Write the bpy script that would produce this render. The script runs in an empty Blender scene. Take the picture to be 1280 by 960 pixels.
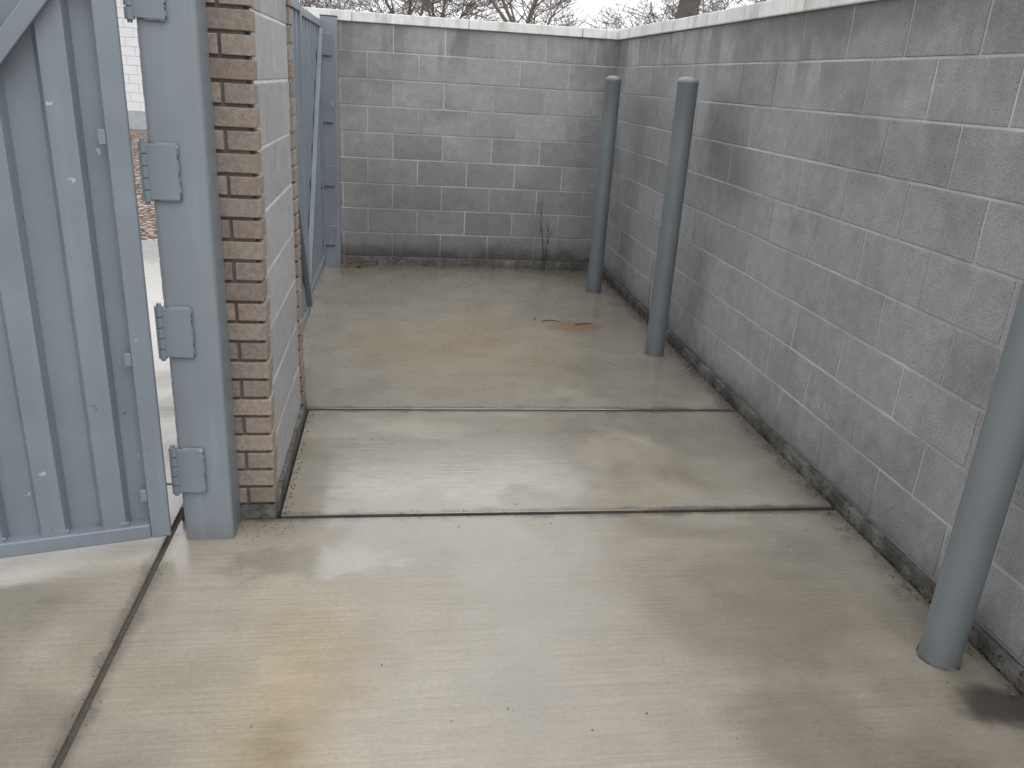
import bpy, bmesh, math, random
from mathutils import Vector, Matrix, noise as mnoise
random.seed(7)
S=bpy.context.scene
COL=S.collection
# ---------------------------------------------------------------- node helpers
def newmat(name):
    m=bpy.data.materials.new(name); m.use_nodes=True
    nt=m.node_tree; nt.nodes.clear()
    out=nt.nodes.new('ShaderNodeOutputMaterial'); b=nt.nodes.new('ShaderNodeBsdfPrincipled')
    nt.links.new(b.outputs[0],out.inputs[0])
    return m,NT(nt),b
class NT:
    def __init__(s,nt): s.nt=nt; s._c=None; s._n={}
    def setin(s,sock,v):
        if isinstance(v,bpy.types.NodeSocket): s.nt.links.new(v,sock)
        elif v is not None:
            if hasattr(sock.default_value,'__len__') and not hasattr(v,'__len__'): v=[v]*len(sock.default_value)
            if hasattr(sock.default_value,'__len__') and len(sock.default_value)==4 and len(v)==3: v=tuple(v)+(1,)
            sock.default_value=v
    def coord(s):
        if not s._c: s._c=s.nt.nodes.new('ShaderNodeTexCoord')
        return s._c.outputs['Object']
    def scale(s,v,sc,loc=(0,0,0)):
        n=s.nt.nodes.new('ShaderNodeMapping'); s.setin(n.inputs['Vector'],v); n.inputs['Scale'].default_value=sc; n.inputs['Location'].default_value=loc
        return n.outputs[0]
    def noise(s,scale,detail=4,rough=.55,vec=None,dist=0):
        detail=min(detail,3)
        key=(scale,detail,rough,dist)
        if vec is None and key in s._n: return s._n[key]
        n=s.nt.nodes.new('ShaderNodeTexNoise'); s.setin(n.inputs['Vector'],vec if vec is not None else s.coord())
        n.inputs['Scale'].default_value=scale;n.inputs['Detail'].default_value=detail;n.inputs['Roughness'].default_value=rough;n.inputs['Distortion'].default_value=dist
        if vec is None: s._n[key]=n.outputs[0]
        return n.outputs[0]
    def mr(s,v,a,b,c=0,d=1,smooth=False):
        n=s.nt.nodes.new('ShaderNodeMapRange'); n.interpolation_type='SMOOTHSTEP' if smooth else 'LINEAR'
        s.setin(n.inputs[0],v)
        for i,x in enumerate((a,b,c,d)): n.inputs[i+1].default_value=x
        return n.outputs[0]
    def m(s,op,a,b=None,c=None,clamp=False):
        n=s.nt.nodes.new('ShaderNodeMath'); n.operation=op; n.use_clamp=clamp
        s.setin(n.inputs[0],a)
        if b is not None: s.setin(n.inputs[1],b)
        if c is not None: s.setin(n.inputs[2],c)
        return n.outputs[0]
    def mix(s,f,a,b,mode='MIX'):
        n=s.nt.nodes.new('ShaderNodeMix'); n.data_type='RGBA'; n.blend_type=mode
        s.setin(n.inputs[0],f); s.setin(n.inputs[6],a); s.setin(n.inputs[7],b)
        return n.outputs[2]
    def mul(s,f,a,k):
        if not hasattr(k,'__len__'): k=(k,k,k)
        return s.mix(f,a,tuple(k)+(1,),'MULTIPLY')
    def xyz(s,v):
        n=s.nt.nodes.new('ShaderNodeSeparateXYZ'); s.setin(n.inputs[0],v); return n.outputs
    def comb(s,v):
        n=s.nt.nodes.new('ShaderNodeCombineColor'); 
        for i in range(3): s.setin(n.inputs[i],v)
        return n.outputs[0]
    def attr(s,name,out='Fac'):
        n=s.nt.nodes.new('ShaderNodeAttribute'); n.attribute_name=name; return n.outputs[out]
    def bump(s,h,st,dist,normal=None):
        n=s.nt.nodes.new('ShaderNodeBump'); s.setin(n.inputs['Height'],h); n.inputs['Strength'].default_value=st; n.inputs['Distance'].default_value=dist
        if normal is not None: s.nt.links.new(normal,n.inputs['Normal'])
        return n.outputs[0]
    def blob(s,c,r,wob=.6,nscale=5,edge=.5):
        n=s.nt.nodes.new('ShaderNodeVectorMath'); n.operation='SUBTRACT'; s.setin(n.inputs[0],s.coord()); n.inputs[1].default_value=c
        d=s.nt.nodes.new('ShaderNodeVectorMath'); d.operation='DIVIDE'; s.nt.links.new(n.outputs[0],d.inputs[0]); d.inputs[1].default_value=r
        l=s.nt.nodes.new('ShaderNodeVectorMath'); l.operation='LENGTH'; s.nt.links.new(d.outputs[0],l.inputs[0])
        nn=s.m('MULTIPLY',s.m('SUBTRACT',s.noise(nscale,3),.5),wob*2)
        return s.mr(s.m('ADD',l.outputs['Value'],nn),1,1-edge,0,1,True)
# ---------------------------------------------------------------- mesh helpers
class MB:
    def __init__(s): s.v=[];s.f=[];s.c=[]
    def box(s,a,b,val=.5,jit=0):
        i=len(s.v)
        x0,y0,z0=a;x1,y1,z1=b
        for p in [(x0,y0,z0),(x1,y0,z0),(x1,y1,z0),(x0,y1,z0),(x0,y0,z1),(x1,y0,z1),(x1,y1,z1),(x0,y1,z1)]:
            s.v.append(tuple(q+random.uniform(-jit,jit) for q in p) if jit else p)
        for f in [(0,3,2,1),(4,5,6,7),(0,1,5,4),(1,2,6,5),(2,3,7,6),(3,0,4,7)]:
            s.f.append(tuple(i+k for k in f)); s.c.append(val)
    def prism(s,poly,z0,z1,val=.5):
        i=len(s.v);n=len(poly)
        s.v+= [(x,y,z0) for x,y in poly]+[(x,y,z1) for x,y in poly]
        s.f.append(tuple(i+k for k in reversed(range(n)))); s.f.append(tuple(i+n+k for k in range(n)))
        for k in range(n): s.f.append((i+k,i+(k+1)%n,i+n+(k+1)%n,i+n+k))
        s.c+=[val]*(n+2)
    def tube(s,pts,rads,n=6,val=.5,cap=True):
        rings=[]
        up=Vector((0,0,1))
        for k,p in enumerate(pts):
            p=Vector(p)
            d=(Vector(pts[min(k+1,len(pts)-1)])-Vector(pts[max(k-1,0)])).normalized()
            a=d.cross(up) 
            if a.length<.05: a=d.cross(Vector((1,0,0)))
            a.normalize(); b=d.cross(a)
            i=len(s.v)
            for j in range(n):
                t=2*math.pi*j/n; s.v.append(tuple(p+(a*math.cos(t)+b*math.sin(t))*rads[k]))
            rings.append(i)
        for r0,r1 in zip(rings,rings[1:]):
            for j in range(n):
                s.f.append((r0+j,r1+j,r1+(j+1)%n,r0+(j+1)%n)); s.c.append(val)
        if cap:
            s.f.append(tuple(rings[0]+j for j in range(n))); s.c.append(val)
            s.f.append(tuple(rings[-1]+j for j in reversed(range(n)))); s.c.append(val)
    def obj(s,name,mat,parent=None,bevel=0,seg=1,smooth=False,mw=None):
        me=bpy.data.meshes.new(name); me.from_pydata(s.v,[],s.f); me.update()
        at=me.attributes.new('var','FLOAT','FACE'); at.data.foreach_set('value',s.c)
        if smooth: me.polygons.foreach_set('use_smooth',[True]*len(me.polygons))
        me.materials.append(mat)
        o=bpy.data.objects.new(name,me); COL.objects.link(o)
        if parent: o.parent=parent
        if mw is not None: o.matrix_world=mw
        if bevel:
            m=o.modifiers.new('b','BEVEL'); m.width=bevel; m.segments=seg; m.limit_method='ANGLE'; m.angle_limit=math.radians(40)
        return o
def empty(name,loc=(0,0,0),rz=0):
    o=bpy.data.objects.new(name,None); COL.objects.link(o); o.location=loc; o.rotation_euler=(0,0,rz); o.empty_display_size=.2
    return o
# ---------------------------------------------------------------- dims
CAMH=1.5261
XR=1.777; YB=6.936; Z0=.055; C=.2032; ZT=Z0+9*C; CAPT=ZT+.075
XL=-.436; Y1=3.66; Y2=2.644
# ---------------------------------------------------------------- materials
def mat_block(name,light=1.0,damp=True):
    m,n,b=newmat(name)
    var=n.attr('var')
    g=n.mr(var,0,1,.345*light,.430*light)
    base=n.comb(g)
    base=n.mul(n.mr(n.noise(1.3,3),.35,.65,1,0),base,(.91,.91,.92))
    base=n.mul(1,base,(1.0,.995,1.005))
    sp=n.noise(170,2,.7)
    base=n.mix(n.mr(sp,.57,.70,0,.6),base,(.66,.66,.66,1))
    sp2=n.noise(230,2,.7,vec=n.scale(n.coord(),(1,1,1),(3,5,7)))
    base=n.mul(n.mr(sp2,.57,.70),base,.34)
    base=n.mul(n.mr(n.noise(14,3,.6),.3,.7,1,0),base,.83)
    if damp:
        X_,Y_,z=n.xyz(n.coord())[:3]
        dn=n.noise(2.1,3,.62)
        d=n.m('MULTIPLY',n.mr(n.m('ADD',dn,n.mr(z,0,.45,.08,0)),.47,.66,0,1,True),.48)
        # water runs from below the cap
        run=n.noise(1,3,.6,vec=n.scale(n.coord(),(5,5,.9)))
        top=n.m('MULTIPLY',n.mr(run,.47,.60,0,1,True),n.mr(z,1.35,1.85,0,.75,True))
        d=n.m('MAXIMUM',d,top)
        d=n.m('MAXIMUM',d,n.m('MULTIPLY',n.blob((1.78,4.40,1.22),(.4,.62,.46),.55,3,.8),1.0))
        d=n.m('MAXIMUM',d,n.m('MULTIPLY',n.blob((1.78,5.9,1.25),(.4,.9,.7),.5,3,.9),.6))
        d=n.m('MAXIMUM',d,n.m('MULTIPLY',n.blob((1.78,3.3,1.90),(.4,1.7,.24),.6,3,.7),1.0))
        d=n.m('MAXIMUM',d,n.m('MULTIPLY',n.blob((.2,6.95,.35),(2.4,.4,.95),.5,3,.9),.75))
        base=n.mul(d,base,(.60,.60,.605))
        e=n.m('MULTIPLY',n.blob((1.77,2.95,.32),(.2,.12,.05),.8,9,.5),n.mr(n.noise(60,2),.5,.56))
        base=n.mix(n.m('MULTIPLY',e,.25),base,(.6,.6,.58,1))
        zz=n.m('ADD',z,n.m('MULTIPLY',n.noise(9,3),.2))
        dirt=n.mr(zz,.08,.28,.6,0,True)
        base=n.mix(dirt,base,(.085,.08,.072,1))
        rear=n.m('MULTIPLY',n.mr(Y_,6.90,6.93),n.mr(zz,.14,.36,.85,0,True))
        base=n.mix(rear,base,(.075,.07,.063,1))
    n.setin(b.inputs['Base Color'],base); b.inputs['Roughness'].default_value=.9
    b.inputs['Specular IOR Level'].default_value=.3
    n.setin(b.inputs['Normal'],n.bump(n.mr(n.noise(190,3,.75),.25,.62),.8,.004))
    return m
M_block=mat_block('block'); M_blockL=mat_block('block_inner_lit',1.2,False)  # second is a lit copy: light on the pier's inner face put into its colour
def mat_mortar(name,c,damp=True):
    m,n,b=newmat(name)
    base=n.mix(n.noise(8,3),tuple(x*.75 for x in c)+(1,),tuple(x*1.2 for x in c)+(1,))
    if damp:
        base=n.mul(n.mr(n.noise(1.7,3),.40,.62),base,.64)
        z=n.xyz(n.coord())[2]
        base=n.mix(n.mr(z,.05,.25,.7,0,True),base,(.07,.065,.06,1))
    n.setin(b.inputs['Base Color'],base); b.inputs['Roughness'].default_value=.95
    n.setin(b.inputs['Normal'],n.bump(n.noise(200,3,.7),.6,.003))
    return m
M_mortar=mat_mortar('mortar',(.48,.48,.475)); M_mortarL=mat_mortar('mortar_inner_lit',(.60,.60,.58),False)  # second is a paler copy for that inner face, its light painted in
M_mortarB=mat_mortar('brick_mortar',(.14,.12,.10),False)
def mat_brick():
    m,n,b=newmat('brick')
    var=n.attr('var')
    base=n.mix(var,(.245,.202,.170,1),(.365,.310,.262,1))
    base=n.mul(n.mr(n.noise(60,3,.65),.35,.7,1,0),base,(.70,.68,.66))
    base=n.mix(n.mr(n.noise(230,2,.7),.62,.7,0,.8),base,(.06,.05,.045,1))
    n.setin(b.inputs['Base Color'],base); b.inputs['Roughness'].default_value=.85
    n.setin(b.inputs['Normal'],n.bump(n.noise(160,3,.75),.8,.004))
    return m
M_brick=mat_brick()
def mat_cap():
    m,n,b=newmat('cap_stone')
    base=n.mix(n.mr(n.noise(2.5,3),.35,.65),(.60,.60,.58,1),(.72,.72,.70,1))
    st=n.noise(1,3,.6,vec=n.scale(n.coord(),(14,14,3)))
    base=n.mix(n.mr(st,.48,.68,0,.6),base,(.35,.35,.33,1))
    n.setin(b.inputs['Base Color'],base); b.inputs['Roughness'].default_value=.8
    n.setin(b.inputs['Normal'],n.bump(n.noise(120,3,.7),.4,.002))
    return m
M_cap=mat_cap()
def mat_footing():
    m,n,b=newmat('footing_concrete')
    base=n.mix(n.mr(n.noise(7,3,.65),.38,.66),(.065,.06,.053,1),(.18,.172,.157,1))
    base=n.mix(n.mr(n.noise(45,3),.6,.66),base,(.03,.028,.025,1))
    n.setin(b.inputs['Base Color'],base); n.setin(b.inputs['Roughness'],n.mr(n.noise(5,3),.4,.6,.9,.45))
    n.setin(b.inputs['Normal'],n.bump(n.noise(35,3,.75),1,.012))
    return m
M_foot=mat_footing()
def mat_concrete():
    m,n,b=newmat('slab_concrete')
    P=n.coord(); X,Y,Z=n.xyz(P)
    big=n.noise(.9,3,.55,dist=.4); med=n.noise(4.5,3,.6); fine=n.noise(70,3,.7)
    broom=n.noise(1,3,.7,vec=n.scale(P,(2.6,105,1),(0,0,0)))
    base=n.mix(n.mr(big,.34,.66,0,1,True),(.335,.295,.232,1),(.385,.352,.292,1))
    base=n.mul(n.mr(med,.3,.7,1,0),base,(.83,.82,.80))
    base=n.mul(n.mr(fine,.3,.7,1,0),base,.82)
    base=n.mul(n.mr(broom,.35,.65,1,0),base,.85)
    stn=n.m('MAXIMUM',n.blob((.35,4.7,0),(1.1,1.0,1),.5,3,.9),n.blob((-.25,1.75,0),(.28,.7,1),.5,3,.9))
    base=n.mul(n.m('MULTIPLY',stn,.7),base,(1.08,.96,.72))
    far=n.mr(Y,3.3,4.4,0,.18,True)
    w=n.m('ADD',n.noise(1.35,3,.6,dist=.5,vec=n.scale(P,(1,1,1),(2.3,.7,0))),far)
    wet=n.mr(w,.38,.60,0,1,True)
    film=n.blob((.30,2.96,0),(.85,.28,1),.8,5,.6)
    film=n.m('MAXIMUM',film,n.blob((-.05,3.26,0),(.45,.12,1),.8,9,.6))
    film=n.m('MAXIMUM',film,n.m('MULTIPLY',n.blob((-.25,2.35,0),(.45,.14,1),.8,9,.6),.8))
    wet=n.m('MAXIMUM',wet,film)
    wet=n.m('MAXIMUM',wet,n.m('MULTIPLY',n.blob((.75,2.05,0),(.9,.3,1),.6,3,.8),.8))
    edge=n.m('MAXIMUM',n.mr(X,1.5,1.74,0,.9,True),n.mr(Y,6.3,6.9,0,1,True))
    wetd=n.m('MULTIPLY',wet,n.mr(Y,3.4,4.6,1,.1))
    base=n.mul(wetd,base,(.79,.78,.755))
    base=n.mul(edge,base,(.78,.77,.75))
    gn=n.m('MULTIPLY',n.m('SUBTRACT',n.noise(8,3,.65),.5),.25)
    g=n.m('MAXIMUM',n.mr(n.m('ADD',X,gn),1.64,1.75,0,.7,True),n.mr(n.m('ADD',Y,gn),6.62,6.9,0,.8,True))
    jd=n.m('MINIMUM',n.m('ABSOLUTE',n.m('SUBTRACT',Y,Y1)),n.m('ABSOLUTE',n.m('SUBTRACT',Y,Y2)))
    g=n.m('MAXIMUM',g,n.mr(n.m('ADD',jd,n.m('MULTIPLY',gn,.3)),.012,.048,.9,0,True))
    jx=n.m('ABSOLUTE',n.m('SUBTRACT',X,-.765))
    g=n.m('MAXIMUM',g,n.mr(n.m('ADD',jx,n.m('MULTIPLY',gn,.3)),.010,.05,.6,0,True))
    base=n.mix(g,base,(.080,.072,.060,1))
    rs=n.blob((1.635,1.555,0),(.14,.11,1),.45,9,.6)
    base=n.mix(n.m('MULTIPLY',rs,.92),base,(.045,.036,.030,1))
    rust=n.blob((1.18,5.12,0),(.24,.15,1),.5,9,.5)
    base=n.mix(n.m('MULTIPLY',rust,.75),base,(.25,.145,.055,1))
    n.setin(b.inputs['Base Color'],base)
    r=n.m('ADD',n.mr(wet,0,1,.46,.27),n.mr(med,.3,.7,-.05,.08))
    n.setin(b.inputs['Roughness'],r); b.inputs['Specular IOR Level'].default_value=.5
    h=n.m('ADD',n.m('MULTIPLY',broom,.8),n.m('MULTIPLY',fine,.45))
    h=n.m('MULTIPLY',h,n.mr(wet,0,1,1,.5))
    n.setin(b.inputs['Normal'],n.bump(h,.6,.003))
    n.setin(b.inputs['Coat Weight'],n.mr(wet,0,1,.3,1)); 
    n.setin(b.inputs['Coat Roughness'],n.m('ADD',n.mr(wet,0,1,.28,.08),n.m('MULTIPLY',film,-.045)))
    n.setin(b.inputs['Coat IOR'],n.mr(film,0,1,1.65,2.1))
    n.setin(b.inputs['Coat Normal'],n.bump(n.m('ADD',broom,n.m('MULTIPLY',n.noise(9,2),1.5)),.30,.0015))
    return m
M_conc=mat_concrete()
def mat_simple(name,c,rough,bs=60,bstr=.5,bd=.003,var=.3,metal=0):
    m,n,b=newmat(name)
    base=n.mix(n.noise(bs*.3,3,.6),tuple(x*(1-var) for x in c)+(1,),tuple(x*(1+var) for x in c)+(1,))
    n.setin(b.inputs['Base Color'],base); b.inputs['Roughness'].default_value=rough; b.inputs['Metallic'].default_value=metal
    if bstr: n.setin(b.inputs['Normal'],n.bump(n.noise(bs,2,.6),bstr,bd))
    return m
M_joint=mat_simple('joint_filler',(.020,.019,.018),.9,60,.9,.01,.5)
M_joint2=mat_simple('joint_dirt',(.070,.058,.045),.95,60,.9,.01,.5)
M_twig=mat_simple('twig',(.05,.04,.03),.9,bstr=0)
M_leaf=mat_simple('dead_leaf',(.14,.085,.05),.8,bstr=0)
M_peb=mat_simple('debris',(.09,.07,.05),.9,bstr=0)
def mat_paint(name,c,chips=True):
    m,n,b=newmat(name)
    base=n.mix(n.mr(n.noise(3,3,.6),.3,.7),tuple(x*.88 for x in c)+(1,),tuple(x*1.06 for x in c)+(1,))
    streak=n.noise(1,3,.6,vec=n.scale(n.coord(),(28,28,1.6)))
    base=n.mix(n.mr(streak,.52,.78,0,.25),base,tuple(min(1,x*1.3+.03) for x in c)+(1,))
    if chips:
        ch=n.noise(16,3,.6,vec=n.scale(n.coord(),(1,1,1),(5,2,1)))
        base=n.mix(n.mr(ch,.725,.735,0,.7),base,(.45,.46,.45,1))
        base=n.mix(n.mr(ch,.275,.265,0,.75),base,(.12,.09,.07,1))
        z=n.xyz(n.coord())[2]
        base=n.mix(n.mr(n.m('ADD',z,n.m('MULTIPLY',streak,.12)),.06,.16,.5,0,True),base,(.12,.12,.115,1))
    n.setin(b.inputs['Base Color'],base)
    n.setin(b.inputs['Roughness'],n.mr(streak,.3,.7,.34,.5)); b.inputs['Specular IOR Level'].default_value=.5
    n.setin(b.inputs['Normal'],n.bump(n.noise(9,3,.6),.18,.005))
    return m
M_paint=mat_paint('blue_grey_paint',(.178,.208,.240)); M_paintP=mat_paint('post_paint',(.190,.218,.243)); M_bol=mat_paint('bollard_paint',(.155,.176,.187))
# ---------------------------------------------------------------- ground + slabs
def mat_ground():
    m,n,b=newmat('dry_ground')
    base=n.mix(n.mr(n.noise(.15,3),.4,.6),(.20,.16,.11,1),(.26,.23,.16,1))
    base=n.mul(n.mr(n.noise(25,3,.7),.3,.7,1,0),base,.6)
    n.setin(b.inputs['Base Color'],base); b.inputs['Roughness'].default_value=.95
    n.setin(b.inputs['Normal'],n.bump(n.noise(30,3,.7),.8,.03)); return m
g=MB(); R=400; g.v=[(-R,-R,-.05),(R,-R,-.05),(R,R,-.05),(-R,R,-.05)]; g.f=[(0,1,2,3)]; g.c=[0]
g.obj('ground',mat_ground())
def mat_gravel():
    m,n,b=newmat('gravel')
    n_=n.nt.nodes.new('ShaderNodeTexVoronoi'); n.setin(n_.inputs['Vector'],n.coord()); n_.inputs['Scale'].default_value=16
    c=n.xyz(n_.outputs['Color'])[0]
    base=n.mix(c,(.17,.10,.07,1),(.55,.43,.36,1))
    base=n.mix(n.mr(n_.outputs['Distance'],.3,.6),base,(.05,.035,.03,1))
    n.setin(b.inputs['Base Color'],base); b.inputs['Roughness'].default_value=.9
    n.setin(b.inputs['Normal'],n.bump(n.m('SUBTRACT',1,n_.outputs['Distance']),1,.04)); return m
g=MB(); g.v=[(-14,7.6,-.03),(-.8,7.6,-.03),(-.8,19.5,-.03),(-14,19.5,-.03)]; g.f=[(0,1,2,3)]; g.c=[0]
g.obj('gravel_bed',mat_gravel())
slab=empty('concrete_pavement')
def slabpiece(name,x0,y0,x1,y1):
    s=MB(); s.box((x0,y0,-.12),(x1,y1,0)); return s.obj(name,M_conc,slab,bevel=.004,seg=3)
JW=.0115
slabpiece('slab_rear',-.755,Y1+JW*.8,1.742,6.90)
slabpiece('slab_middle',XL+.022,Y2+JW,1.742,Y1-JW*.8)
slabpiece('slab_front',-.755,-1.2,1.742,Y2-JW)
slabpiece('slab_front_behind',-.755,-6,1.742,-1.213)
slabpiece('slab_drive_1',-5,-6,-.774,2.9)
slabpiece('slab_drive_2',-5,2.912,-.774,7.6)
j=MB(); j.box((-.80,-6,-.10),(1.77,6.93,-.020)); j.obj('joint_filler',M_joint,slab)
j=MB(); j.box((-4.9,-5.9,-.11),(-.75,6.8,-.009)); j.obj('joint_dirt',M_joint2,slab)
# ---------------------------------------------------------------- block walls
GAP=.0043
def rnd(): return min(1,max(0,random.gauss(.5,.26)))
def rough_footing(name,parent,pts_x,pts_y,z,nx,ny):
    bm=bmesh.new(); bmesh.ops.create_cube(bm,size=1)
    sx,sy=pts_x[1]-pts_x[0],pts_y[1]-pts_y[0]
    for v in bm.verts:
        v.co=Vector((pts_x[0]+(v.co.x+.5)*sx,pts_y[0]+(v.co.y+.5)*sy,-.1+(v.co.z+.5)*(z+.1)))
    def cut(axis,a,b,k):
        for i in range(1,k):
            co=[0,0,0];co[axis]=a+(b-a)*i/k;no=[0,0,0];no[axis]=1
            bmesh.ops.bisect_plane(bm,geom=bm.verts[:]+bm.edges[:]+bm.faces[:],plane_co=co,plane_no=no)
    cut(0,*pts_x,nx);cut(1,*pts_y,ny);cut(2,0.0,z,3)
    for v in bm.verts:
        q=v.co*9; d=mnoise.noise(q)*.006+mnoise.noise(v.co*31)*.004
        if v.co.z>0.001: v.co.x+=d; v.co.y+=mnoise.noise(q+Vector((5,5,5)))*.006; v.co.z+=min(0,mnoise.noise(q*.7)*.012)-.001
    me=bpy.data.meshes.new(name);bm.to_mesh(me);bm.free();me.materials.append(M_foot)
    o=bpy.data.objects.new(name,me);COL.objects.link(o);o.parent=parent
wall=empty('concrete_block_wall')
L=2*C; TH=.194
bl=MB(); XLb=-.75
for k in range(9):
    x=XR-(.395 if k%2 else .192)
    edges=[XR]
    while x>XLb+.02: edges.append(x); x-=L
    edges.append(XLb)
    for a,b_ in zip(edges,edges[1:]):
        bl.box((b_+GAP,YB+random.uniform(-.0014,.0014),Z0+k*C+GAP),(a-GAP,YB+TH,Z0+(k+1)*C-GAP),rnd())
bl.obj('rear_blocks',M_block,wall,bevel=.0035,seg=2)
bl=MB(); YE=-1.5
for k in range(9):
    edges=[YB-.0]
    y=YB-(.19 if k%2 else .39)
    while y>YE+.05: edges.append(y); y-=L
    edges.append(YE)
    for a,b_ in zip(edges,edges[1:]):
        bl.box((XR+random.uniform(-.0014,.0014),b_+GAP,Z0+k*C+GAP),(XR+TH,a-GAP,Z0+(k+1)*C-GAP),rnd())
    bl.box((XR+.003,YB+.004,Z0+k*C+GAP),(XR+TH,YB+TH,Z0+(k+1)*C-GAP),rnd())
bl.obj('side_blocks',M_block,wall,bevel=.0035,seg=2)
mo=MB(); mo.box((XLb+.004,YB+.0034,Z0-.01),(XR,YB+TH-.004,ZT-.001)); mo.box((XR+.0034,YE+.004,Z0-.01),(XR+TH-.004,YB+TH-.006,ZT-.002))
mo.obj('mortar',M_mortar,wall)
cp=MB()
for a,b_ in zip([XR-.022,1.46,.545,-.36],[1.46,.545,-.36,XLb-.03]):
    cp.box((b_+.003,YB-.022,ZT+.001),(a-.003,YB+TH+.022,CAPT+random.uniform(-.003,.003)))
y=YB+TH+.022
for yy in [6.45,5.53,4.61,3.69,2.77,1.85,.93,.01,-.91,YE-.02]:
    cp.box((XR-.022+random.uniform(-.003,.003),yy+.003,ZT+.001),(XR+TH+.022,y-.003,CAPT+random.uniform(-.003,.003))); y=yy
cp.obj('cap_stones',M_cap,wall,bevel=.006,seg=2)
cm=MB(); cm.box((XLb,YB-.012,ZT+.004),(XR,YB+TH,CAPT-.009)); cm.box((XR-.012,YE,ZT+.005),(XR+TH,YB+TH-.01,CAPT-.010)); cm.obj('cap_mortar',M_mortar,wall)
rough_footing('footing_rear',wall,(XLb,XR-.02),(YB-.014,YB+TH),Z0-.004,60,2)
rough_footing('footing_side',wall,(XR-.018,XR+TH),(YE,YB+TH),Z0-.010,2,110)
# ---------------------------------------------------------------- brick faced wall pier
pier=empty('brick_wall')
bk=MB(); CB=.0677; nB=27; XO=-.745
def brick_row(fixed0,fixed1,a0,a1,z,k,axis):
    pos=a1; first=.194 if k%2 else .092
    ln=first
    while pos-a0>.012:
        e=max(a0,pos-ln); 
        if e-a0<.03: e=a0
        lo,hi=e+(.005 if e>a0 else 0),pos-(.005 if pos<a1 else 0)
        jj=random.uniform(-.002,.002); v=rnd(); ex=random.uniform(-.003,.003) if pos==a1 else 0
        if axis=='x': bk.box((lo,fixed0+jj,z+.0055),(hi+ex,fixed1,z+CB-.0055),v)
        else: bk.box((fixed0+jj,lo,z+.0055),(fixed1+jj,hi,z+CB-.0055),v)
        pos=e; ln=.204
for k in range(nB):
    z=Z0+k*CB
    brick_row(Y2,Y2+.09,XO,XL+.008,z,k,'x')
    brick_row(Y1-.09,Y1,XO,XL+.008,z,k,'x')
    brick_row(XO,XO+.09,Y2+.095,Y1-.095,z,k,'y')
bk.obj('bricks',M_brick,pier,bevel=.003,seg=2)
mo=MB(); mo.box((XO+.012,Y2+.012,Z0-.01),(XL-.014,Y2+.088,ZT)); mo.box((XO+.012,Y1-.088,Z0-.01),(XL-.014,Y1-.012,ZT-.001)); mo.box((XO+.0125,Y2+.088,Z0-.01),(XO+.089,Y1-.088,ZT-.002))
mo.obj('brick_mortar',M_mortarB,pier)
bl=MB()
for k in range(9):
    ys=[Y2+.095,Y2+.095+(.40 if k%2 else .20)]
    while ys[-1]+L<Y1-.12: ys.append(ys[-1]+L)
    ys.append(Y1-.095)
    for a,b_ in zip(ys,ys[1:]):
        bl.box((XL-.19,a+GAP,Z0+k*C+GAP),(XL-.003+random.uniform(-.001,.001),b_-GAP,Z0+(k+1)*C-GAP),rnd())
bl.obj('inner_blocks',M_blockL,pier,bevel=.0035,seg=2)
mo=MB(); mo.box((XL-.185,Y2+.0885,Z0-.01),(XL-.0065,Y1-.0885,ZT-.001)); mo.obj('inner_mortar',M_mortarL,pier)
cp=MB(); cp.box((XO-.022,Y2-.02,ZT+.001),(XL+.022,(Y1+Y2)/2-.003,CAPT)); cp.box((XO-.022,(Y1+Y2)/2+.003,ZT+.001),(XL+.022,Y1+.02,CAPT)); cp.obj('pier_cap',M_cap,pier,bevel=.006,seg=2)
rough_footing('pier_footing',pier,(XO-.005,XL+.012),(Y2-.008,Y1+.008),Z0-.004,6,20)
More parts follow.
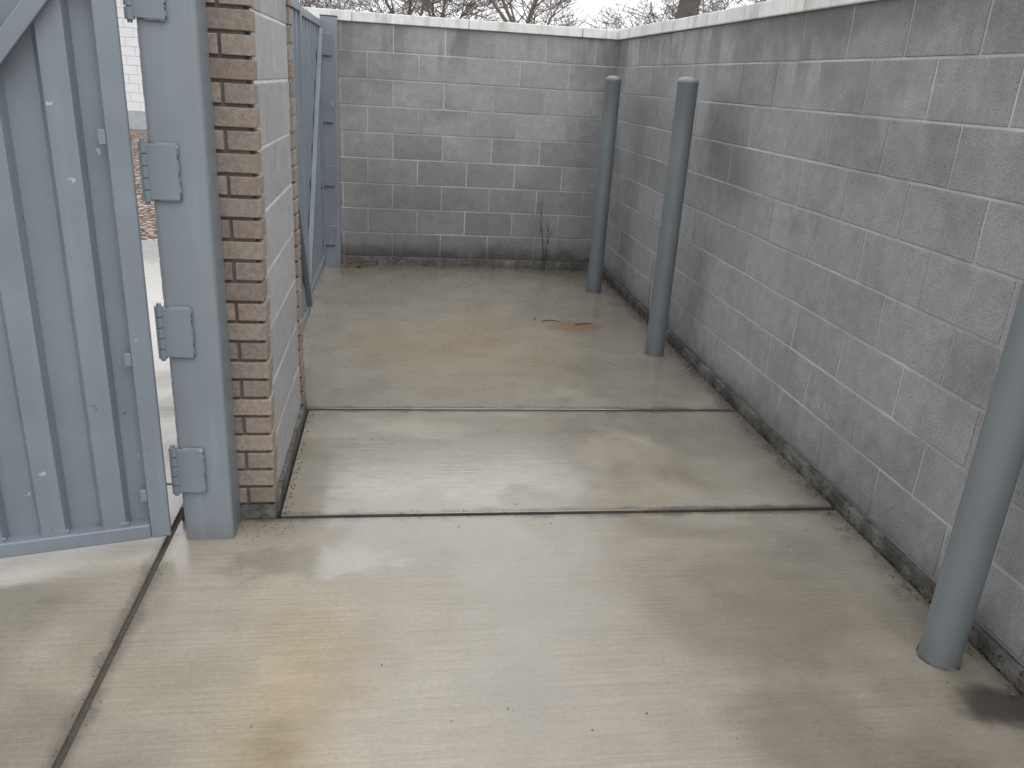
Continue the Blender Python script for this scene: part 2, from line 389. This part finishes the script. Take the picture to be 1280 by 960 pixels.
# ---------------------------------------------------------------- gate posts
def gate_post(loc,h=1.93,w=.158,d=.147):
    e=empty('steel_gate_post',(loc[0],loc[1],0))
    p=MB(); p.box((0,0,-.05),(w,d,h)); p.obj('tube',M_paintP,e,bevel=.012,seg=4,smooth=False)
    p=MB(); p.box((-.004,-.004,h+.001),(w+.004,d+.004,h+.007)); p.obj('top_plate',M_paintP,e,bevel=.002)
    return e
zs=[.268,.741,1.223,1.705]
post=gate_post((-.705,2.497))
def weld(mb,p0,p1,n=14,r=.0035):
    pts=[];rs=[]
    for i in range(n+1):
        t=i/n; pts.append(tuple(Vector(p0).lerp(Vector(p1),t)+Vector((random.uniform(-.001,.001),random.uniform(-.001,.001),random.uniform(-.001,.001))))); rs.append(r*random.uniform(.7,1.4))
    mb.tube(pts,rs,6)
def hinge(parent,bx,by,z,plate_dir,plate_n,name):
    mb=MB()
    z0,z1=z-.085,z+.085
    for i in range(5):
        a=z0+i*(z1-z0)/5+.002;b=z0+(i+1)*(z1-z0)/5-.001
        mb.tube([(bx,by,a),(bx,by,b)],[.0135,.0135],14)
    mb.tube([(bx,by,z0-.006),(bx,by,z1+.008)],[.007,.007],10)
    mb.obj(name+'_barrel',M_paint,parent,smooth=False)
    d=Vector((plate_dir[0],plate_dir[1],0)); nn=Vector((plate_n[0],plate_n[1],0))
    base=Vector((bx,by,0))
    mb=MB()
    p=[base+d*.010,base+d*.092,base+d*.092+nn*.008,base+d*.010+nn*.008]
    poly=[(q.x,q.y) for q in p]
    ar=sum(poly[i][0]*poly[(i+1)%4][1]-poly[(i+1)%4][0]*poly[i][1] for i in range(4))
    if ar<0: poly.reverse()
    mb.prism(poly,z-.078,z+.078)
    mb.obj(name+'_plate',M_paint,parent,bevel=.002,seg=2)
    mb=MB(); q=base+d*.092+nn*.002
    weld(mb,(q.x,q.y,z-.078),(q.x,q.y,z+.078)); q0=base+d*.03+nn*.002
    weld(mb,(q0.x,q0.y,z+.079),(q.x,q.y,z+.079),8); weld(mb,(q0.x,q0.y,z-.079),(q.x,q.y,z-.079),8)
    mb.obj(name+'_weld',M_paint,parent,smooth=True)
for i,z in enumerate(zs): hinge(post,-.012,-.006,z,(1,0),(0,-1),'hinge_%d'%i)
post2=gate_post((-.585,6.70),h=1.90,w=.122,d=.15)
for i,z in enumerate(zs): hinge(post2,-.006,-.010,z,(1,0),(0,-1),'hinge_%d'%i)
post3=gate_post((-.66,Y1+.004),h=1.88,w=.10,d=.10)
# ---------------------------------------------------------------- gates
def gate(name,hx,hy,ang,length,flip=1,zb=.065,zt=1.87):
    e=empty('steel_gate' ,(hx,hy,0),ang)
    T=.055
    f=MB()
    def fb(x0,x1,z0,z1,y0=-T/2,y1=T/2): f.box((x0,y0,z0),(x1,y1,z1))
    fb(0,.058,zb+.0,zt); fb(length-.058,length,zb,zt)
    fb(.0585,length-.0585,zb,zb+.05); fb(.0585,length-.0585,zt-.05,zt)
    f.obj('frame',M_paint,e,bevel=.005,seg=3)
    s=MB(); pitch=.172; D=.034
    pts=[]
    x=.052
    while x<length-.06:
        for dx,dy in [(0,0),(.064,0),(.078,1),(.086,1),(.134,1),(.142,1),(.156,0)]:
            if x+dx<length-.055: pts.append((x+dx,dy*D))
        x+=pitch
    z0,z1=zb+.047,zt-.047
    NZ=14
    for (px,py) in pts:
        for kz in range(NZ+1):
            z=z0+(z1-z0)*kz/NZ
            wv=mnoise.noise(Vector((px*4,z*2.2,hx*3)))*.005+mnoise.noise(Vector((px*9,z*7,hx)))*.002
            s.v.append((px,(py-.020+wv)*flip,z))
    for a in range(len(pts)-1):
        for kz in range(NZ):
            i=a*(NZ+1)+kz; q=(i,i+NZ+1,i+NZ+2,i+1)
            s.f.append(q); s.c.append(.5)
    o=s.obj('corrugated_panel',M_paint,e)
    m=o.modifiers.new('s','SOLIDIFY'); m.thickness=.002; m.offset=0
    br=MB(); A=Vector((.065,0,zt-.075));B=Vector((length-.06,0,zb+.06)); d=(B-A).normalized(); nrm=Vector((-d.z,0,d.x))
    w=.022
    ys=sorted([flip*(D-.018),flip*(D+.012)])
    for P in (A,B):
        for yy in ys:
            for sg in (-1,1): br.v.append(tuple(P+nrm*w*sg+Vector((0,yy,0))))
    br.f=[(0,1,3,2),(4,6,7,5),(0,4,5,1),(2,3,7,6),(0,2,6,4),(1,5,7,3)]; br.c=[.5]*6
    br.obj('diagonal_brace',M_paint,e,bevel=.003,seg=2)
    t=MB()
    for z in (.20,.66,1.30,1.7):
        t.box((.0585,min(flip*.012,flip*.024),z),(.078,max(flip*.012,flip*.024),z+.04))
    z=zb+.051; xx=.12
    while xx<length-.1: t.box((xx,min(flip*.004,flip*.014),z),(xx+.03,max(flip*.004,flip*.014),z+.012)); xx+=pitch
    t.obj('tabs',M_paint,e,bevel=.0015)
    return e
ga=math.atan2(-.117,-.473)
gate('steel_gate',-.7345,2.445,ga,1.45,flip=1)
gate('steel_gate',-.603,6.672,-math.pi/2,1.50,flip=1)
gate('steel_gate',-.575,3.79,math.pi/2,1.36,flip=-1)
# ---------------------------------------------------------------- bollards
def bollard(x,y,h=1.604,r=.057,seed=0):
    e=empty('steel_bollard',(x,y,0))
    n=48; bm=bmesh.new()
    prof=[(r,-.05),(r,.0),(r,.4),(r,.8),(r,1.2),(r,h-.038),(r+.0015,h-.036),(r+.0015,h-.026)]
    for a in range(1,9):
        t=a/8*math.pi/2; prof.append(((r+.0015)*math.cos(t),h-.026+.026*math.sin(t)))
    prev=None
    for (rr,z) in prof:
        if rr<1e-4:
            c=bm.verts.new((0,0,z))
            for j in range(n): bm.faces.new((prev[j],prev[(j+1)%n],c))
            break
        ring=[bm.verts.new((rr*math.cos(2*math.pi*j/n),rr*math.sin(2*math.pi*j/n),z)) for j in range(n)]
        if prev:
            for j in range(n): bm.faces.new((prev[j],prev[(j+1)%n],ring[(j+1)%n],ring[j]))
        prev=ring
    for f in bm.faces: f.smooth=True
    me=bpy.data.meshes.new('pipe');bm.to_mesh(me);bm.free();me.materials.append(M_bol)
    o=bpy.data.objects.new('pipe',me);COL.objects.link(o);o.parent=e
    mb=MB(); pts=[]
    for j in range(40):
        t=2*math.pi*j/40; rr=r+.005+.005*mnoise.noise(Vector((math.cos(t)*2+seed,math.sin(t)*2,seed)))
        pts.append((rr*math.cos(t),rr*math.sin(t)))
    mb.prism(pts,-.02,.004); mb.obj('grout_collar',M_foot,e)
for i,(x,y) in enumerate([(1.547,6.116),(1.576,4.564),(1.600,1.762)]): bollard(x,y,seed=i*3.1)
# ---------------------------------------------------------------- weeds, leaves, debris
def weed(x,y,h,n,lean,seed,r=.003,side=1):
    random.seed(seed); mb=MB()
    for i in range(n):
        p=Vector((x+random.uniform(-.012,.012),y,0)); d=Vector((random.uniform(-.12,.12)+lean[0],lean[1],1)).normalized()
        pts=[];rs=[]; hh=h*(1-.3*i)
        for k in range(9):
            pts.append(tuple(p)); rs.append(r*(1-k/11))
            p=p+d*hh/8; d=(d+Vector((random.uniform(-.09,.09),random.uniform(-.03,.02),random.uniform(-.05,.05)))).normalized()
            if k in (3,5) and side:
                q=p.copy(); dd=(d*1.4+Vector((random.choice([-1,1])*random.uniform(.3,.6),random.uniform(-.1,.0),0))).normalized()
                mb.tube([tuple(q),tuple(q+dd*.05),tuple(q+dd*.09+Vector((0,0,.03)))],[r*.7,r*.5,.001],4)
        mb.tube(pts,rs,5)
    return mb.obj('dead_weed',M_twig)
weed(1.27,6.885,.62,2,(-.03,.0),3,.0045)
weed(1.722,5.2,.50,1,(-.10,.12),11,.0026,0)
random.seed(21)
lf=MB()
def leaf(x,y,s,z=.006):
    a=random.uniform(0,6.28); i=len(lf.v); c,s_=math.cos(a),math.sin(a)
    for (u,v,w) in [(-1,0,.1),(-.4,.45,.35),(.4,.4,.3),(1,0,.15),(.4,-.4,.35),(-.4,-.45,.3),(0,0,.0)]:
        lf.v.append((x+(u*c-v*s_)*s,y+(u*s_+v*c)*s,z+w*s*random.uniform(.4,1.2)))
    for k in range(6): lf.f.append((i+k,i+(k+1)%6,i+6)); lf.c.append(.5)
for _ in range(24): leaf(random.gauss(-.33,.10),random.uniform(6.72,6.89),random.uniform(.014,.03))
for _ in range(60): leaf(random.uniform(-.4,1.6),6.895-abs(random.gauss(0,.025)),random.uniform(.008,.022))
for _ in range(50): leaf(1.735-abs(random.gauss(0,.02)),random.uniform(1.4,6.8),random.uniform(.006,.014))
lf.obj('fallen_leaves',M_leaf)
db=MB()
def peb(x,y,s):
    i=len(db.v); n=6
    for kk,(rr,zz) in enumerate([(1,0),(.8,.5)]):
        for j_ in range(n):
            t=j_/n*6.283; r_=rr*s*random.uniform(.6,1.2); db.v.append((x+r_*math.cos(t),y+r_*math.sin(t),zz*s+.0005))
    for j_ in range(n): db.f.append((i+j_,i+(j_+1)%n,i+n+(j_+1)%n,i+n+j_)); db.c.append(.5)
    db.f.append(tuple(i+n+j_ for j_ in range(n))); db.c.append(.5)
for _ in range(300): peb(random.uniform(-.7,1.7),random.uniform(.9,6.8),random.choice([.0012,.0015,.002,.003]))
for _ in range(320): peb(1.74-abs(random.gauss(0,.025)),random.uniform(1.2,6.85),random.uniform(.0015,.005))
for _ in range(160): peb(random.uniform(-.4,1.72),Y2+random.gauss(0,.016),random.uniform(.001,.0028))
for _ in range(90): peb(XL+.03+abs(random.gauss(0,.012)),random.uniform(2.66,3.6),random.uniform(.0015,.004))
for _ in range(80): peb(random.gauss(-.45,.07),random.gauss(2.57,.04),random.uniform(.001,.003))
for _ in range(110): peb(-.765+random.gauss(0,.014),random.uniform(1.2,2.6),random.uniform(.001,.003))
db.obj('dirt_debris',M_peb)
tw=MB()
for (x,y,a,l) in [(.98,5.22,.3,.10),(1.04,5.25,-.5,.08),(1.2,5.16,.2,.12),(.93,5.26,1.1,.05)]:
    tw.tube([(x,y,.004),(x+l*.5*math.cos(a),y+l*.5*math.sin(a)+.006,.007),(x+l*math.cos(a),y+l*math.sin(a),.004)],[.003,.003,.002],5)
tw.obj('fallen_twigs',M_twig)
# ---------------------------------------------------------------- outside: building, trees
def mat_white():
    m,n,b=newmat('white_wall')
    base=n.mix(n.noise(3,3),(.60,.61,.63,1),(.72,.73,.74,1)); n.setin(b.inputs['Base Color'],base); b.inputs['Roughness'].default_value=.7
    return m
M_white=mat_white(); M_trim=mat_simple('trim',(.33,.36,.39),.6); M_core=mat_simple('joint_core',(.55,.56,.57),.8,bstr=0); M_roof=mat_simple('roof',(.22,.21,.2),.8); M_glass=mat_simple('window_glass',(.03,.035,.04),.08,2,.02)
bd=empty('white_building')
w=MB()
for k in range(16):
    off=.2*(k%2); xx=-18.0
    while xx<-4.01:
        x2=min(-4.0,xx+.4+(off if xx==-18.0 else 0)); w.box((xx+.005,21,-.05+k*.2+.005),(x2-.005,31,-.05+(k+1)*.2-.005)); xx=x2
w.obj('walls',M_white,bd,bevel=.006)
w=MB(); w.box((-17.985,21.012,-.05),(-4.015,30.98,3.14)); w.obj('wall_core',M_core,bd)
w=MB(); w.box((-18.03,20.97,-.05),(-3.97,31.03,.35)); w.obj('plinth',M_trim,bd)
w=MB(); w.box((-18.2,20.8,3.203),(-3.8,31.2,3.45)); w.obj('roof',M_roof,bd)
w=MB()
for i in range(2): w.box((-16+i*4.3,20.95,1.1),(-14.4+i*4.3,21.05,2.3))
w.obj('windows',M_glass,bd)
M_bark=mat_simple('bark',(.15,.125,.115),.95,20,0,.02,.35)
M_bark2=mat_simple('bark_near',(.09,.078,.07),.95,20,.9,.03,.35)
def grow(mb,p,d,length,rad,lvl,maxl,low=3,rmin=.006):
    pts=[tuple(p)];rs=[rad]; segs=4 if lvl<2 else 3
    for k in range(segs):
        d=(d+Vector((random.gauss(0,.13),random.gauss(0,.13),random.gauss(.03,.08)))*(.4 if lvl==0 else 1)).normalized()
        p=p+d*length/segs; pts.append(tuple(p)); rs.append(max(rmin,rad*(1-.45*(k+1)/segs)))
        if lvl<maxl and k>0 and lvl>0 or (lvl==0 and k>=segs-low):
            if random.random()<.85:
                a=random.uniform(0,6.28); side=Vector((math.cos(a),math.sin(a),random.uniform(-.2,.4)))
                grow(mb,p,(d*.6+side*.8).normalized(),length*random.uniform(.5,.75) if lvl or low>1 else 1.8,rs[-1]*.55,lvl+1,maxl)
    mb.tube(pts,rs,7 if lvl<2 else 3,cap=False)
    if lvl<maxl:
        for i in range(3 if lvl==0 else 2):
            a=random.uniform(0,6.28); side=Vector((math.cos(a),math.sin(a),random.uniform(-.3,.3)))
            grow(mb,p,(d+side*random.uniform(.4,.9)).normalized(),(length if lvl or low>1 else 2.6)*random.uniform(.6,.85),rs[-1]*.8,lvl+1,maxl)
random.seed(5)
tms=[]
for v in range(4):
    tm=MB(); grow(tm,Vector((0,0,-.1)),Vector((random.gauss(0,.06),0,1)),random.uniform(1.8,2.3),random.uniform(.10,.15),0,5)
    tms.append(tm)
allm=MB()
for i in range(36):
    t=tms[i%4]; x=-12+i*1.17+random.uniform(-1,1); y=random.uniform(24,38); a=random.uniform(0,6.28); sc=random.uniform(.8,1.25)
    c_,s_=math.cos(a)*sc,math.sin(a)*sc; o=len(allm.v)
    if -19<x<-2.5: y=random.uniform(36,44)
    allm.v+=[(x+p[0]*c_-p[1]*s_,y+p[0]*s_+p[1]*c_,p[2]*sc) for p in t.v]
    allm.f+=[tuple(k+o for k in f) for f in t.f]; allm.c+=t.c
allm.obj('bare_trees',M_bark)
random.seed(8)
tm=MB(); grow(tm,Vector((5.0,15.2,-.1)),Vector((.02,0,1)),5.2,.27,0,5,1); tm.obj('bare_tree',M_bark2)
# ---------------------------------------------------------------- world, sun
W=bpy.data.worlds.new('World'); S.world=W; W.use_nodes=True
nt=W.node_tree; nt.nodes.clear()
out=nt.nodes.new('ShaderNodeOutputWorld'); bg=nt.nodes.new('ShaderNodeBackground'); sky=nt.nodes.new('ShaderNodeTexSky')
sky.sky_type='NISHITA'; sky.sun_disc=False
az=math.radians(150)
el=math.radians(58)
sky.sun_elevation=el; sky.sun_rotation=az; sky.dust_density=4; sky.air_density=1
hs=nt.nodes.new('ShaderNodeHueSaturation'); hs.inputs['Saturation'].default_value=.08
mx=nt.nodes.new('ShaderNodeMix'); mx.data_type='RGBA'; mx.inputs[0].default_value=.75; mx.inputs[7].default_value=(13.0,13.2,13.5,1)
nt.links.new(sky.outputs[0],hs.inputs['Color']); nt.links.new(hs.outputs[0],mx.inputs[6]); nt.links.new(mx.outputs[2],bg.inputs[0]); nt.links.new(bg.outputs[0],out.inputs[0])
bg.inputs[1].default_value=.146
sl=bpy.data.lights.new('sun','SUN'); sl.energy=.75; sl.angle=math.radians(30); sl.color=(1,.975,.95)
so=bpy.data.objects.new('sun',sl); COL.objects.link(so)
dirv=Vector((math.sin(az)*math.cos(el),math.cos(az)*math.cos(el),math.sin(el)))
so.rotation_euler=dirv.to_track_quat('Z','Y').to_euler(); so.location=(0,0,10)
# ---------------------------------------------------------------- camera
f,pt,yw,rl=1007.7,.3591,.1523,.0613
cam=bpy.data.cameras.new('camera'); co=bpy.data.objects.new('camera',cam); COL.objects.link(co)
cam.sensor_width=36; cam.lens=f/1280*36; cam.clip_start=.05; cam.clip_end=2000
hf=Vector((math.sin(yw),math.cos(yw),0)); r0=Vector((math.cos(yw),-math.sin(yw),0)); z=Vector((0,0,1))
fw=hf*math.cos(pt)-z*math.sin(pt); u0=hf*math.sin(pt)+z*math.cos(pt)
c,s=math.cos(rl),math.sin(rl)
rt=r0*c+u0*s; up=u0*c-r0*s
M=Matrix((rt,up,-fw)).transposed().to_4x4(); M.translation=Vector((0,0,CAMH)); co.matrix_world=M
S.camera=co
S.view_settings.view_transform='Standard'; S.view_settings.look='None'; S.view_settings.exposure=0
